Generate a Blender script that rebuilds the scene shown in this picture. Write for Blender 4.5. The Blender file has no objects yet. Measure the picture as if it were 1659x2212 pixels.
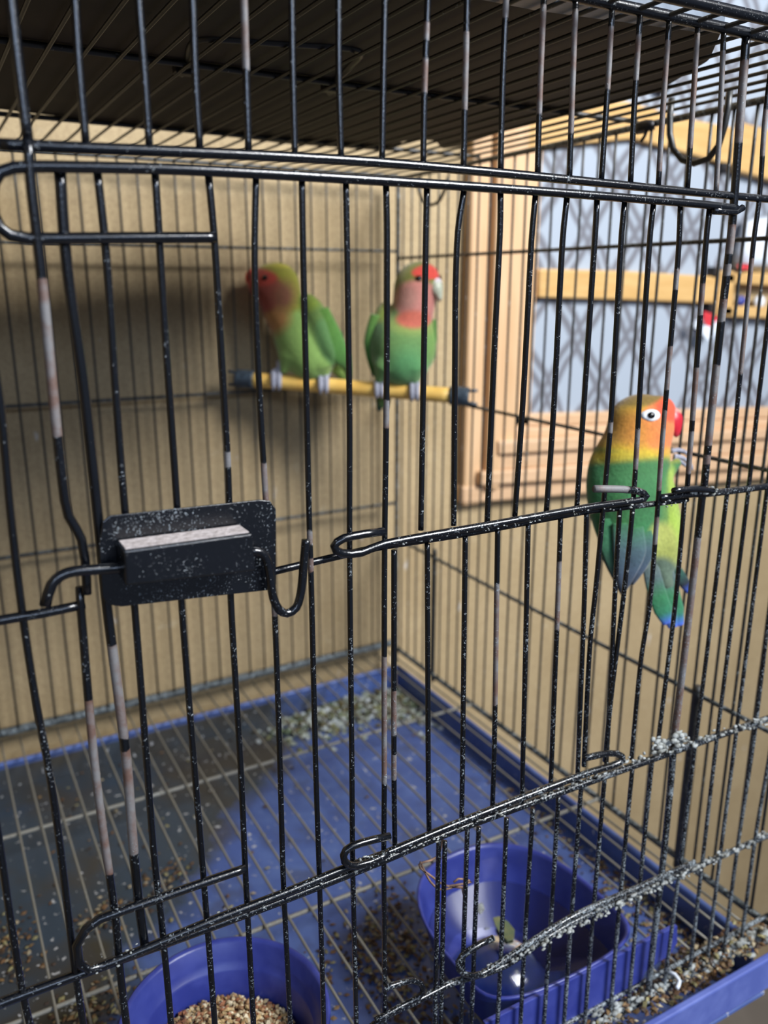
import bpy, math, random
import numpy as np
from mathutils import Vector, Matrix
random.seed(7); np.random.seed(7)
S = bpy.context.scene
# ---------------------------------------------------------------- camera
W, H, F = 1659.0, 2212.0, 1788.0
CX, CY = W/2, H/2
def _u(v): return v/np.linalg.norm(v)
_X = _u(np.array([4168-CX, 620-CY, F])); _Y = np.array([-200-CX, 615-CY, F]); _Y = _u(_Y-_X*(_X@_Y)); _Z = np.cross(_X, _Y)
if _Z[1] > 0: _Z = -_Z
R = np.array([_X, _Y, _Z])
CAM = np.array([0., -.30, 0.])
cd = bpy.data.cameras.new('camera'); cam = bpy.data.objects.new('camera', cd); S.collection.objects.link(cam)
cd.sensor_fit = 'HORIZONTAL'; cd.sensor_width = 36.0; cd.lens = 36.0*F/W; cd.clip_start = .02
m3 = np.array([R@np.array([1, 0, 0]), R@np.array([0, -1, 0]), R@np.array([0, 0, -1])]).T
M = Matrix([[*m3[i], CAM[i]] for i in range(3)]+[[0, 0, 0, 1]]); cam.matrix_world = M
cd.dof.use_dof = True; cd.dof.focus_distance = .385; cd.dof.aperture_fstop = 10.5
S.camera = cam
# ---------------------------------------------------------------- light and exposure
w = bpy.data.worlds.new('world'); S.world = w; w.use_nodes = True
bg = w.node_tree.nodes['Background']; bg.inputs[0].default_value = (.62, .72, .95, 1); bg.inputs[1].default_value = .19
def area(name, loc, target, size, power, col):
    l = bpy.data.lights.new(name, 'AREA'); l.shape = 'RECTANGLE'; l.size, l.size_y = size; l.energy = power; l.color = col
    o = bpy.data.objects.new(name, l); S.collection.objects.link(o); o.location = loc
    o.rotation_euler = (Vector(target)-Vector(loc)).to_track_quat('-Z', 'Y').to_euler(); return o
key = area('room_lamp', (1.15, -1.25, 1.22), (.5, .57, .12), (.68, .68), 35, (.96, .98, 1)); key.data.spread = math.radians(105)
area('ceiling_tube', (-.25, -2.3, .76), (.2, 0, .1), (2.0, .17), 22, (.58, .73, 1))
S.view_settings.view_transform = 'Standard'; S.view_settings.look = 'None'; S.view_settings.gamma = 1
S.view_settings.use_curve_mapping = False; S.view_settings.exposure = 0.0

# ---------------------------------------------------------------- helpers
def ray(x, y): return R@np.array([x-CX, y-CY, F])
def onY(x, y, v=0.): r = ray(x, y); return CAM+r*((v-CAM[1])/r[1])
def onX(x, y, v): r = ray(x, y); return CAM+r*((v-CAM[0])/r[0])
def onZ(x, y, v): r = ray(x, y); return CAM+r*((v-CAM[2])/r[2])
def lin(r, g, b): return tuple(((c/255)/12.92 if c/255 <= .04045 else ((c/255+.055)/1.055)**2.4) for c in (r, g, b))
col = S.collection
def empty(name, loc=(0, 0, 0), parent=None):
    o = bpy.data.objects.new(name, None); o.empty_display_size = .02; col.objects.link(o)
    if parent: o.parent = parent
    o.location = loc; return o
def tag(o, label=None, cat=None, group=None, kind=None):
    if label: o['label'] = label
    if cat: o['category'] = cat
    if group: o['group'] = group
    if kind: o['kind'] = kind
    return o
def root(name, label, cat, loc=(0, 0, 0), group=None): return tag(empty(name, loc), label, cat, 'lovebirds in the cage' if name == 'lovebird' else group)
def mesh(name, V, Fc, mat, parent=None, smooth=True, attrs=None, colors=None):
    me = bpy.data.meshes.new(name)
    off = np.array(parent.location) if parent is not None and parent.parent is None else (np.array(parent.parent.location) if parent is not None else 0)
    V = np.array(V, dtype=float)-off
    me.from_pydata([tuple(v) for v in V], [], [tuple(int(i) for i in f) for f in Fc]); me.update()
    if smooth: me.polygons.foreach_set('use_smooth', [True]*len(me.polygons))
    for k, a in (attrs or {}).items():
        at = me.attributes.new(k, 'FLOAT', 'POINT'); at.data.foreach_set('value', np.array(a, dtype=np.float32))
    if colors is not None:
        at = me.attributes.new('Col', 'FLOAT_COLOR', 'POINT')
        c4 = np.ones((len(V), 4), dtype=np.float32); c4[:, :3] = colors; at.data.foreach_set('color', c4.ravel())
    me.materials.append(mat)
    o = bpy.data.objects.new(name, me); col.objects.link(o)
    if parent is not None: o.parent = parent
    return o
def resample(P, per=.006, extra=None):
    P = np.array(P, float); n = len(P); out = []; ex = []
    E_ = np.array(extra if extra is not None else [0]*n, float)
    for i in range(n-1):
        p0 = P[max(i-1, 0)]; p1 = P[i]; p2 = P[i+1]; p3 = P[min(i+2, n-1)]
        L = np.linalg.norm(p2-p1); k = max(1, int(L/per))
        m1 = (p2-p0)/2; m2 = (p3-p1)/2
        for m in (m1, m2):
            l = np.linalg.norm(m)
            if l > L and l > 0: m *= L/l
        for j in range(k):
            t = j/k; t2 = t*t; t3 = t2*t
            out.append((2*t3-3*t2+1)*p1+(t3-2*t2+t)*m1+(-2*t3+3*t2)*p2+(t3-t2)*m2); ex.append(E_[i]*(1-t)+E_[i+1]*t)
    out.append(P[-1]); ex.append(E_[-1]); return np.array(out), np.array(ex)
def tubegeo(P, r, seg=8):
    P = np.array(P, float); n = len(P); rr = np.broadcast_to(np.array(r, float), (n,))
    T = np.gradient(P, axis=0); T /= np.linalg.norm(T, axis=1)[:, None]+1e-12
    a = np.array([0, 1, 0.]) if abs(T[0][1]) < .9 else np.array([1, 0, 0.])
    N = np.cross(T[0], a); N /= np.linalg.norm(N); V = []; Fc = []
    for i in range(n):
        N = N-T[i]*(N@T[i]); N /= np.linalg.norm(N); B = np.cross(T[i], N)
        for k in range(seg):
            an = 2*math.pi*k/seg; V.append(P[i]+(N*math.cos(an)+B*math.sin(an))*rr[i])
    for i in range(n-1):
        for k in range(seg):
            k2 = (k+1) % seg; Fc.append((i*seg+k, i*seg+k2, (i+1)*seg+k2, (i+1)*seg+k))
    Fc.append(tuple(range(seg))[::-1]); Fc.append(tuple((n-1)*seg+k for k in range(seg)))
    return V, Fc
def dirt_at(P):
    P = np.atleast_2d(P)
    x = np.clip((P[:, 0]-.05)/.38, 0, 1); z = np.clip((-.02-P[:, 2])/.40, 0, 1)
    return np.clip(.10+.95*z*(.35+.65*x)+.12*x, 0, 1)
def tube(name, P, r, mat, parent=None, seg=8, bare=None, dirt=None, per=.006, py=None):
    Q, E_ = resample(P, per, py)
    V, Fc = tubegeo(Q, r, seg); attrs = None
    b = np.zeros(len(Q))
    if bare:
        for a0, a1 in bare: b = np.maximum(b, ((E_ >= a0) & (E_ <= a1)).astype(float))
    d = dirt_at(Q) if dirt is None else np.full(len(Q), dirt)
    attrs = {'bare': np.repeat(b, seg), 'dirt': np.repeat(d, seg)}
    return mesh(name, V, Fc, mat, parent, True, attrs)
def multi(name, tubes, mat, parent=None, seg=8, dirt=None, per=.008):
    V = []; Fc = []; D = []
    for P, r in tubes:
        Q, _ = resample(P, per); v, f = tubegeo(Q, r, seg); o = len(V); V += v; Fc += [tuple(i+o for i in q) for q in f]
        D += list(np.repeat(dirt_at(Q) if dirt is None else np.full(len(Q), dirt), seg))
    return mesh(name, V, Fc, mat, parent, True, {'bare': np.zeros(len(V)), 'dirt': D})
def boxgeo(a, b, bev=0):
    (x0, y0, z0), (x1, y1, z1) = a, b
    V = [(x0, y0, z0), (x1, y0, z0), (x1, y1, z0), (x0, y1, z0), (x0, y0, z1), (x1, y0, z1), (x1, y1, z1), (x0, y1, z1)]
    return V, [(0, 3, 2, 1), (4, 5, 6, 7), (0, 1, 5, 4), (1, 2, 6, 5), (2, 3, 7, 6), (3, 0, 4, 7)]
def bev(o, wd, seg=2):
    m = o.modifiers.new('bevel', 'BEVEL'); m.width = wd; m.segments = seg; m.limit_method = 'ANGLE'; return o
def box(name, a, b, mat, parent=None, wd=.001): return bev(mesh(name, *boxgeo(a, b), mat, parent, False), wd)
def slab(name, front, back, mat, parent=None, wd=.001):
    n = len(front); V = list(front)+list(back)
    Fc = [tuple(range(n)), tuple(range(2*n-1, n-1, -1))]+[(i, i+n, (i+1) % n+n, (i+1) % n) for i in range(n)]
    o = mesh(name, V, Fc, mat, parent, False)
    if wd: bev(o, wd)
    return o
def roundpoly(P, rad, k=5):
    P = [np.array(p, float) for p in P]; out = []; n = len(P)
    for i in range(n):
        p = P[i]; a = P[i-1]-p; b = P[(i+1) % n]-p; la = np.linalg.norm(a); lb = np.linalg.norm(b); r = min(rad, la*.45, lb*.45)
        A = p+a/la*r; B = p+b/lb*r
        for j in range(k+1):
            t = j/k; out.append((1-t)**2*A+2*t*(1-t)*p+t*t*B)
    return out
# ---- materials
def newmat(name):
    m = bpy.data.materials.new(name); m.use_nodes = True; nt = m.node_tree; return m, nt, nt.nodes['Principled BSDF']
def nd(nt, t, **kw):
    n = nt.nodes.new(t)
    for k, v in kw.items():
        if k in n.inputs: n.inputs[k].default_value = v
        else: setattr(n, k, v)
    return n
def mixc(nt, fac, a, b):
    n = nt.nodes.new('ShaderNodeMix'); n.data_type = 'RGBA'
    for s, v in ((n.inputs[0], fac), (n.inputs[6], a), (n.inputs[7], b)):
        if hasattr(v, 'is_output'): nt.links.new(v, s)
        elif isinstance(v, tuple): s.default_value = (*v, 1)
        else: s.default_value = v
    return n.outputs[2]
def ramp(nt, src, a, b, va=0., vb=1.):
    n = nt.nodes.new('ShaderNodeMapRange'); n.inputs[1].default_value = a; n.inputs[2].default_value = b
    n.inputs[3].default_value = va; n.inputs[4].default_value = vb; n.clamp = True; nt.links.new(src, n.inputs[0]); return n.outputs[0]
def mth(nt, op, a, b=None):
    n = nt.nodes.new('ShaderNodeMath'); n.operation = op
    for i, v in enumerate((a, b)):
        if v is None: continue
        if hasattr(v, 'is_output'): nt.links.new(v, n.inputs[i])
        else: n.inputs[i].default_value = v
    return n.outputs[0]
def noise(nt, scale, detail=3, vec=None, rough=.55):
    n = nd(nt, 'ShaderNodeTexNoise'); n.inputs['Scale'].default_value = scale; n.inputs['Detail'].default_value = detail; n.inputs['Roughness'].default_value = rough
    if vec is None:
        g = nt.nodes.new('ShaderNodeNewGeometry'); vec = g.outputs['Position']
    nt.links.new(vec, n.inputs['Vector']); return n.outputs['Fac']
def bump(nt, bs, h, strength=.3, dist=.001):
    b = nt.nodes.new('ShaderNodeBump'); b.inputs['Strength'].default_value = strength; b.inputs['Distance'].default_value = dist
    nt.links.new(h, b.inputs['Height']); nt.links.new(b.outputs[0], bs.inputs['Normal'])
def attr(nt, name, out='Fac'):
    a = nt.nodes.new('ShaderNodeAttribute'); a.attribute_name = name; return a.outputs[out]
def wiremat(name, base, rough=.3, light=(176, 188, 196), fine=900):
    m, nt, bs = newmat(name)
    bs.inputs['Specular IOR Level'].default_value = .8
    bare = attr(nt, 'bare'); dirt = attr(nt, 'dirt')
    c = mixc(nt, noise(nt, 60), lin(*base), lin(base[0]+10, base[1]+11, base[2]+13))
    barec = mixc(nt, ramp(nt, noise(nt, 90, 4), .42, .62), lin(112, 110, 110), lin(98, 74, 64))
    edge = mth(nt, 'ADD', bare, mth(nt, 'MULTIPLY', mth(nt, 'SUBTRACT', noise(nt, 300), .5), .5))
    c = mixc(nt, ramp(nt, edge, .45, .55), c, barec)
    n1 = noise(nt, fine, 4, None, .65); n2 = noise(nt, 55, 2)
    thr = mth(nt, 'ADD', mth(nt, 'MULTIPLY', n1, .72), mth(nt, 'ADD', mth(nt, 'MULTIPLY', n2, .28), mth(nt, 'MULTIPLY', dirt, .155)))
    mask = mth(nt, 'MULTIPLY', ramp(nt, thr, .635, .70), ramp(nt, noise(nt, 210, 2), .3, .7, .45, 1.))
    c = mixc(nt, mask, c, mixc(nt, noise(nt, 150), lin(*light), lin(120, 128, 130)))
    nt.links.new(c, bs.inputs['Base Color'])
    rr = nt.nodes.new('ShaderNodeMath'); rr.operation = 'MAXIMUM'; nt.links.new(mth(nt, 'MULTIPLY', mth(nt, 'MAXIMUM', mask, bare), .65), rr.inputs[0]); rr.inputs[1].default_value = rough
    nt.links.new(rr.outputs[0], bs.inputs['Roughness'])
    bump(nt, bs, mth(nt, 'ADD', mask, mth(nt, 'MULTIPLY', n1, .3)), .5, .0006); return m
def plain(name, rgb, rough=.5, rgb2=None, sc=40, bmp=.15, lo=.4, hi=.65, metallic=0., dist=.001):
    m, nt, bs = newmat(name); n = noise(nt, sc, 4)
    c = mixc(nt, ramp(nt, n, lo, hi), lin(*rgb), lin(*(rgb2 or tuple(min(255, int(v*1.12)) for v in rgb))))
    nt.links.new(c, bs.inputs['Base Color']); bs.inputs['Roughness'].default_value = rough; bs.inputs['Metallic'].default_value = metallic
    if bmp: bump(nt, bs, n, bmp, dist)
    return m
def vcol(name, rough=.8, sc=500, bs_=.4, var=.12, sheen=0.):
    m, nt, bs = newmat(name)
    n = noise(nt, sc, 3); g = attr(nt, 'Col', 'Color')
    hsv = nt.nodes.new('ShaderNodeHueSaturation'); nt.links.new(g, hsv.inputs['Color']); nt.links.new(ramp(nt, n, .3, .7, 1-var, 1+var), hsv.inputs['Value'])
    nt.links.new(hsv.outputs[0], bs.inputs['Base Color']); bs.inputs['Roughness'].default_value = rough
    if 'Sheen Weight' in bs.inputs: bs.inputs['Sheen Weight'].default_value = sheen
    bump(nt, bs, n, bs_, .0012); return m
MW = wiremat('black_enamelled_wire', (3, 5, 9), .2)
MF = wiremat('crusted_grid_wire', (118, 114, 102), .6, (176, 174, 164), 500)
MS = wiremat('dull_back_wire', (26, 25, 20), .45, (120, 128, 130), 420)
MG = wiremat('grey_crusted_rail', (44, 52, 54), .6, (140, 152, 158), 300)
# wall
MWALL, nt, bs = newmat('brown_wall_paint')
n1 = noise(nt, 9, 5); n2 = noise(nt, 420, 2); n3 = noise(nt, 26, 3)
c = mixc(nt, ramp(nt, n1, .35, .7), lin(182, 160, 122), lin(166, 144, 106))
c = mixc(nt, ramp(nt, n2, .4, .7, 0, .35), c, lin(120, 94, 66))
g = nt.nodes.new('ShaderNodeNewGeometry'); mp = nt.nodes.new('ShaderNodeMapping'); mp.inputs['Scale'].default_value = (60, 60, 22); nt.links.new(g.outputs['Position'], mp.inputs['Vector'])
c = mixc(nt, ramp(nt, noise(nt, 1, 2, mp.outputs[0]), .72, .77, 0, .7), c, lin(215, 212, 210))
c = mixc(nt, ramp(nt, n3, .68, .76, 0, .35), c, lin(205, 190, 160))
nt.links.new(c, bs.inputs['Base Color']); bs.inputs['Roughness'].default_value = .75; bump(nt, bs, n2, .5, .001)
def woodmat(name, a, b, axis):
    m, nt, bs = newmat(name); g = nt.nodes.new('ShaderNodeNewGeometry'); mp = nt.nodes.new('ShaderNodeMapping')
    mp.inputs['Scale'].default_value = (14, 90, 90) if axis == 'x' else (90, 90, 8)
    nt.links.new(g.outputs['Position'], mp.inputs['Vector']); n = noise(nt, 1, 5, mp.outputs[0], .6)
    nt.links.new(mixc(nt, ramp(nt, n, .3, .7), lin(*a), lin(*b)), bs.inputs['Base Color']); bs.inputs['Roughness'].default_value = .45; bump(nt, bs, n, .1, .001); return m
MWV = woodmat('pale_varnished_wood_upright', (214, 178, 138), (198, 158, 116), 'z')
MWH = woodmat('pale_varnished_wood_level', (214, 178, 142), (198, 160, 122), 'x')
MWY = woodmat('yellow_varnished_wood', (208, 170, 112), (192, 150, 90), 'x')
# patterned frosted pane: crossed double lines printed on blue-grey glass
MP, nt, bs = newmat('patterned_frosted_pane')
g = nt.nodes.new('ShaderNodeNewGeometry'); sp = nt.nodes.new('ShaderNodeSeparateXYZ'); nt.links.new(g.outputs['Position'], sp.inputs[0])
wob = mth(nt, 'MULTIPLY', mth(nt, 'SUBTRACT', noise(nt, 7, 2), .5), .5)
def stripes(sgn, period, wdt):
    u = mth(nt, 'ADD', mth(nt, 'MULTIPLY', sp.outputs[0], 1.0/.098), mth(nt, 'MULTIPLY', sp.outputs[2], sgn/.135))
    f = mth(nt, 'FRACT', mth(nt, 'ADD', mth(nt, 'ADD', u, wob), 50.0)); a = mth(nt, 'ABSOLUTE', mth(nt, 'SUBTRACT', f, .5))
    b2 = mth(nt, 'ABSOLUTE', mth(nt, 'SUBTRACT', a, .10)); return ramp(nt, b2, wdt-.01, wdt+.06, 1, 0)
pat = mth(nt, 'MAXIMUM', stripes(1, .105, .035), stripes(-1, .105, .035))
nt.links.new(mixc(nt, mth(nt, 'MULTIPLY', pat, .9), lin(156, 165, 176), lin(98, 97, 103)), bs.inputs['Base Color']); bs.inputs['Roughness'].default_value = .6
MBLUE = plain('blue_plastic_dish', (44, 54, 130), .35, (58, 68, 144), 60, .1)
# tray floor with stain
MT, nt, bs = newmat('blue_plastic_tray')
g = nt.nodes.new('ShaderNodeNewGeometry'); sp = nt.nodes.new('ShaderNodeSeparateXYZ'); nt.links.new(g.outputs['Position'], sp.inputs[0])
nn = noise(nt, 16, 4)
e = mth(nt, 'ADD', mth(nt, 'SUBTRACT', mth(nt, 'MULTIPLY', sp.outputs[1], .9), sp.outputs[0]), mth(nt, 'MULTIPLY', nn, .16))
stain = ramp(nt, e, .17, .215)
zlow = ramp(nt, sp.outputs[2], -.464, -.461, 1, 0)
stain = mth(nt, 'MULTIPLY', stain, zlow)
c = mixc(nt, ramp(nt, noise(nt, 50, 4), .4, .7), lin(72, 92, 150), lin(86, 108, 164))
c = mixc(nt, ramp(nt, noise(nt, 28, 5), .56, .68, 0, .55), c, lin(70, 76, 100))
c = mixc(nt, mth(nt, 'MULTIPLY', stain, .92), c, mixc(nt, ramp(nt, noise(nt, 12, 3), .42, .6), lin(56, 66, 70), lin(66, 60, 38)))
c = mixc(nt, mth(nt, 'MULTIPLY', ramp(nt, noise(nt, 170, 3), .66, .7), zlow), c, lin(190, 190, 190))
nt.links.new(c, bs.inputs['Base Color']); nt.links.new(ramp(nt, stain, 0, 1, .45, .25), bs.inputs['Roughness']); bump(nt, bs, nn, .15, .002)
MLIP = plain('lighter_blue_plastic', (82, 96, 164), .4, (98, 112, 178), 50, .15)
MBOARD, nt, bs = newmat('stained_dark_board')
nt.links.new(mixc(nt, ramp(nt, noise(nt, 7, 5), .35, .7), lin(34, 30, 27), lin(66, 54, 42)), bs.inputs['Base Color']); bs.inputs['Roughness'].default_value = .7
MFEATH = vcol('feathers', .8, 420, .45, .16, .3)
MBEAK = vcol('beak_horn', .35, 200, .1, .06)
MCLAW = plain('grey_scaly_skin', (172, 172, 184), .6, (140, 142, 158), 700, .5)
MEYE = plain('dark_eye', (8, 8, 9), .08, (10, 10, 10), 50, 0)
MRING = plain('white_bare_eye_ring', (232, 236, 240), .6, (215, 220, 226), 300, .2)
MRUB = plain('dark_rubber_cap', (46, 56, 66), .45, (70, 84, 96), 200, .3)
MPER = plain('yellow_painted_rod', (250, 205, 112), .4, (240, 190, 96), 60, .1)
MPLATE = wiremat('black_latch_sheet', (3, 5, 9), .25, (150, 162, 172), 1100)
MDUST = plain('pale_dust', (196, 186, 184), .95, (166, 156, 152), 400, .8)
MCRUST = plain('dried_droppings', (168, 172, 170), .9, (92, 92, 84), 260, .8)
MSEED = vcol('seed_husks', .7, 900, .3, .2)
MTWIG = plain('brown_dry_stalk', (118, 92, 78), .8, (150, 120, 100), 300, .4)
MSTAND = plain('dark_stand_wood', (40, 32, 26), .6, (56, 44, 34), 30, .2)
MFLOOR = plain('grey_floor_tile', (120, 112, 104), .4, (134, 126, 118), 8, .05)
MBAG = plain('white_plastic_bag', (225, 232, 240), .4, (205, 212, 222), 30, .4, dist=.01)
MRED = plain('red_ribbon', (205, 52, 60), .6, (190, 40, 50), 60, .1)
MDARK = plain('black_iron_bracket', (20, 16, 18), .5, (34, 26, 26), 90, .2)
MWATER, nt, bs = newmat('clear_water')
bs.inputs['Base Color'].default_value = (.5, .68, .85, 1); bs.inputs['Roughness'].default_value = .12; bs.inputs['Transmission Weight'].default_value = 1; bs.inputs['IOR'].default_value = 1.33
bump(nt, bs, noise(nt, 30, 2), .06, .002)

# ---------------------------------------------------------------- setting
YW = .575
tag(box('wall_back', (-1.2, YW, -1.40), (2.6, YW+.1, 1.5), MWALL, wd=0.002), 'tan brown wall close behind the cage', kind='structure')
tag(box('floor', (-1.2, -1.8, -1.46), (2.6, YW, -1.40), MFLOOR, wd=.002), 'grey tiled floor far below', kind='structure')
tag(box('wall_left', (-1.3, -1.8, -1.40), (-1.2, YW, 1.5), MWALL, wd=.002), 'tan side wall outside the view', kind='structure')
win = tag(empty('window_1', (.6, YW, -.28)), 'wide pale wooden window frame with patterned grey panes', kind='structure')
def plank(name, pts, y, mat, label=None, wd=.003, ybk=None):
    f = [onY(px, py, y) for px, py in pts]; b = [np.array([p[0], ybk if ybk is not None else YW-.0005, p[2]]) for p in f]
    o = slab(name, f, b, mat, win, wd)
    if label: o['label'] = label
    return o
# panes sit on the wall plane, the frame in steps in front of it
plank('pane', [(1140, 642), (1659, 668), (1900, 680), (1900, 905), (1659, 888), (1120, 912)], YW-.004, MP, wd=.0)
plank('pane', [(1160, 330), (1360, 300), (1900, 470), (1900, 620), (1659, 612), (1150, 590)], YW-.004, MP, wd=.0)
plank('pane', [(1160, -250), (1900, -250), (1900, 440), (1659, 378), (1345, 295), (1150, 330)], YW-.006, MP, wd=.0)
# left casing in three stepped mouldings (true verticals)
def vert_board(x0, x1, y_, zb, zt, mat):
    return bev(mesh('casing_board', *boxgeo((x0, y_, zb), (x1, YW-.0005, zt)), mat, win, False), .003)
zb = -.277
xA = onY(1000, 1085, .56)[0]; xB = onY(1075, 1000, .55)[0]; xC = onY(1110, 940, .545)[0]; xD = onY(1163, 700, .556)[0]
vert_board(xA, xA+.028, .558, zb, .9, MWV)
vert_board(xA+.029, xB+.004, .548, zb+.02, .9, MWV)
vert_board(xB+.005, xC+.012, .553, zb+.052, .9, MWV)
vert_board(xC+.013, xD, .562, zb+.075, .9, MWV)
vert_board(1.30, 1.345, .562, zb+.04, .9, MWV); vert_board(1.346, 1.40, .552, zb+.02, .9, MWV)
# sill in stepped mouldings, each one a long board
for (a, b, y_) in [((1000, 1052, 1089), (1659, 1012, 1034), .556), ((1040, 1020, 1050), (1659, 978, 1010), .546), ((1060, 985, 1018), (1659, 950, 976), .551), ((1078, 952, 983), (1659, 925, 948), .543), ((1098, 925, 950), (1659, 905, 923), .556), ((1108, 895, 923), (1659, 880, 903), .562)]:
    k = 1.45; x0, t0, b0 = a; x1, t1, b1 = b; xe = x0+(x1-x0)*k; te = t0+(t1-t0)*k; be = b0+(b1-b0)*k
    plank('sill_board', [(x0, t0), (xe, te), (xe, be), (x0, b0)], y_, MWH)
plank('glazing_bar', [(1166, 580), (1352, 585), (1558, 598), (1552, 656), (1350, 648), (1164, 643)], .558, MWY, 'yellowish wooden bar across the window')
plank('glazing_bar', [(1010, 292), (1210, 228), (1355, 218), (1500, 258), (1640, 285), (1640, 375), (1560, 352), (1370, 300), (1180, 318), (1040, 345)], .560, MWY, 'upper wooden bar of the window with a block end')
# small framed opening at the right
for pts in [[(1558, 584), (1900, 604), (1900, 630), (1560, 612)], [(1550, 660), (1900, 672), (1900, 700), (1546, 683)], [(1558, 584), (1590, 590), (1584, 684), (1546, 683)]]:
    plank('sash_rail', pts, .552, MWY)
plank('glazing_bar', [(1600, 262), (1700, 290), (1700, 398), (1586, 368)], .556, MWY)
for pts in [[(1545, 576), (1562, 578), (1560, 600), (1543, 598)], [(1535, 655), (1560, 658), (1552, 682), (1533, 676)], [(1425, 170), (1450, 176), (1446, 200), (1424, 192)], [(1562, 350), (1582, 352), (1578, 375), (1562, 368)]]:
    plank('bracket', pts, .5555, MDARK, 'black iron bracket', wd=.002)
# blue and white trinkets seen in the small sash opening
t = root('ornament', 'small blue and white ornament inside the little window sash', 'ornament', tuple(onY(1625, 660, .568)))
def blob(name, c, r, mat, parent=None, seed=0, sub=2, j=.0, colors=None):
    import bmesh
    bm = bmesh.new(); bmesh.ops.create_icosphere(bm, subdivisions=sub, radius=1.0)
    rs = random.Random(seed); V = []
    for v in bm.verts:
        s = 1+rs.uniform(-j, j); V.append([c[0]+v.co.x*r[0]*s, c[1]+v.co.y*r[1]*s, c[2]+v.co.z*r[2]*s])
    Fc = [[v.index for v in f.verts] for f in bm.faces]; bm.free()
    return mesh(name, V, Fc, mat, parent, True, {'bare': np.zeros(len(V)), 'dirt': np.zeros(len(V))}, colors)
blob('blue_bead', onY(1600, 650, .562), (.010, .006, .008), MBLUE, t)
blob('white_bead', onY(1640, 652, .562), (.011, .006, .010), MBAG, t)
# plastic bag hanging at the window and the torn ribbon
def crumple(name, pts, y0, depth, mat, parent, seed):
    rs = random.Random(seed); P = [onY(a, b, y0) for a, b in pts]; c = sum(P)/len(P); n = len(P); V = [c+np.array([0, -depth, 0])]; Fc = []
    rings = 6
    for k in range(1, rings+1):
        t_ = k/rings
        for p in P:
            q = c+(p-c)*t_; q = q+np.array([rs.uniform(-.002, .002), -depth*math.sqrt(max(0, 1-t_*t_))+rs.uniform(-.003, .003)*(1 if k < rings else 0), rs.uniform(-.002, .002)]); V.append(q)
    for i in range(n): Fc.append((0, 1+i, 1+(i+1) % n))
    for k in range(rings-1):
        for i in range(n): a = 1+k*n; b = a+n; Fc.append((a+i, b+i, b+(i+1) % n, a+(i+1) % n))
    Fc.append(tuple(1+(rings-1)*n+i for i in range(n))[::-1])
    return mesh(name, V, Fc, mat, parent, True)
bag = root('plastic_bag', 'white crumpled plastic bag with red print resting on the small wooden sash', 'bag', tuple(onY(1625, 588, .565)))
crumple('bag_body', [(1604, 480), (1625, 470), (1659, 462), (1720, 470), (1760, 520), (1750, 588), (1690, 590), (1640, 586), (1600, 584), (1584, 580), (1590, 540), (1598, 510)], .560, .02, MBAG, bag, 3)
crumple('red_print', [(1590, 572), (1612, 566), (1625, 575), (1612, 583), (1594, 582)], .5475, .003, MRED, bag, 4)
rb = root('paper_tag', 'red and white torn paper tag hanging under the middle window bar', 'tag', tuple(onY(1530, 735, .55)))
slab('red_strip', [onY(*p, .550) for p in [(1520, 672), (1545, 680), (1553, 692), (1535, 712), (1520, 695)]], [onY(*p, .553) for p in [(1520, 672), (1545, 680), (1553, 692), (1535, 712), (1520, 695)]], MRED, rb, 0)
slab('white_strip', [onY(*p, .5485) for p in [(1518, 702), (1535, 706), (1552, 690), (1548, 715), (1533, 737), (1517, 722)]], [onY(*p, .5505) for p in [(1518, 702), (1535, 706), (1552, 690), (1548, 715), (1533, 737), (1517, 722)]], MBAG, rb, 0)
slab('white_scrap', [onY(*p, .5485) for p in [(1502, 690), (1512, 694), (1510, 712), (1500, 708)]], [onY(*p, .5505) for p in [(1502, 690), (1512, 694), (1510, 712), (1500, 708)]], MBAG, rb, 0)

# ---------------------------------------------------------------- stand
st = root('stand', 'dark wooden stand holding the cage tray from below', 'stand', (.15, .25, -1.40))
box('top_board', (-.16, .03, -.512), (.455, .53, -.492), MSTAND, st, .002)
for x in (-.15, .415):
    for y in (.04, .49): box('leg', (x, y, -1.40), (x+.03, y+.03, -.512), MSTAND, st, .002)

# ---------------------------------------------------------------- cage
X0, X1, Y1, ZT, ZB = -.13, .489, .549, .1155, -.441
P_ = .0179
cage = root('birdcage', 'large black wire birdcage with a latched front door', 'cage', (.18, .27, ZB))
fp = multi('front_frame', [([(X0, 0, ZT), (X1, 0, ZT)], .0027), ([(X0, -.016, ZT+.001), (X1, -.016, ZT+.001)], .0027),
    ([onY(0, 312), onY(830, 352), onY(1659, 430), (X1, 0, .0445)], .0019), ([(X0, 0, .046), onY(0, 312)], .0019),
    ([(X1, 0, ZT), (X1, 0, -.46)], .003),
    ([(X0, 0, ZT), (X0, 0, -.46)], .003)], MW, cage)
fp['label'] = 'thick black top bars of the cage front'
def pw(name, pts, r, parent, bare=None, y=0., mat=MW, dirt=None):
    Q = [onY(a, b, y) for a, b in pts]; E_ = [b for a, b in pts]
    if name == 'wire' and E_[-1] > 2080: Q.append(np.array([Q[-1][0]-.0002, y, -.4505])); E_.append(E_[-1]+100)
    if name == 'wire' and pts[0][0] < 0: Q.insert(0, np.array([Q[0][0], y, ZT])); E_.insert(0, 0)
    Q = [np.array([min(q[0], X1), q[1], q[2]]) for q in Q]
    return tube(name, Q, r, mat, parent, 8, bare, dirt, .005, E_)
multi('top_rail_ends', [([(X0, -.016, ZT), (X0, 0, ZT)], .0027), ([(X1, -.016, ZT), (X1, 0, ZT)], .0027)], MW, cage)
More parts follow.
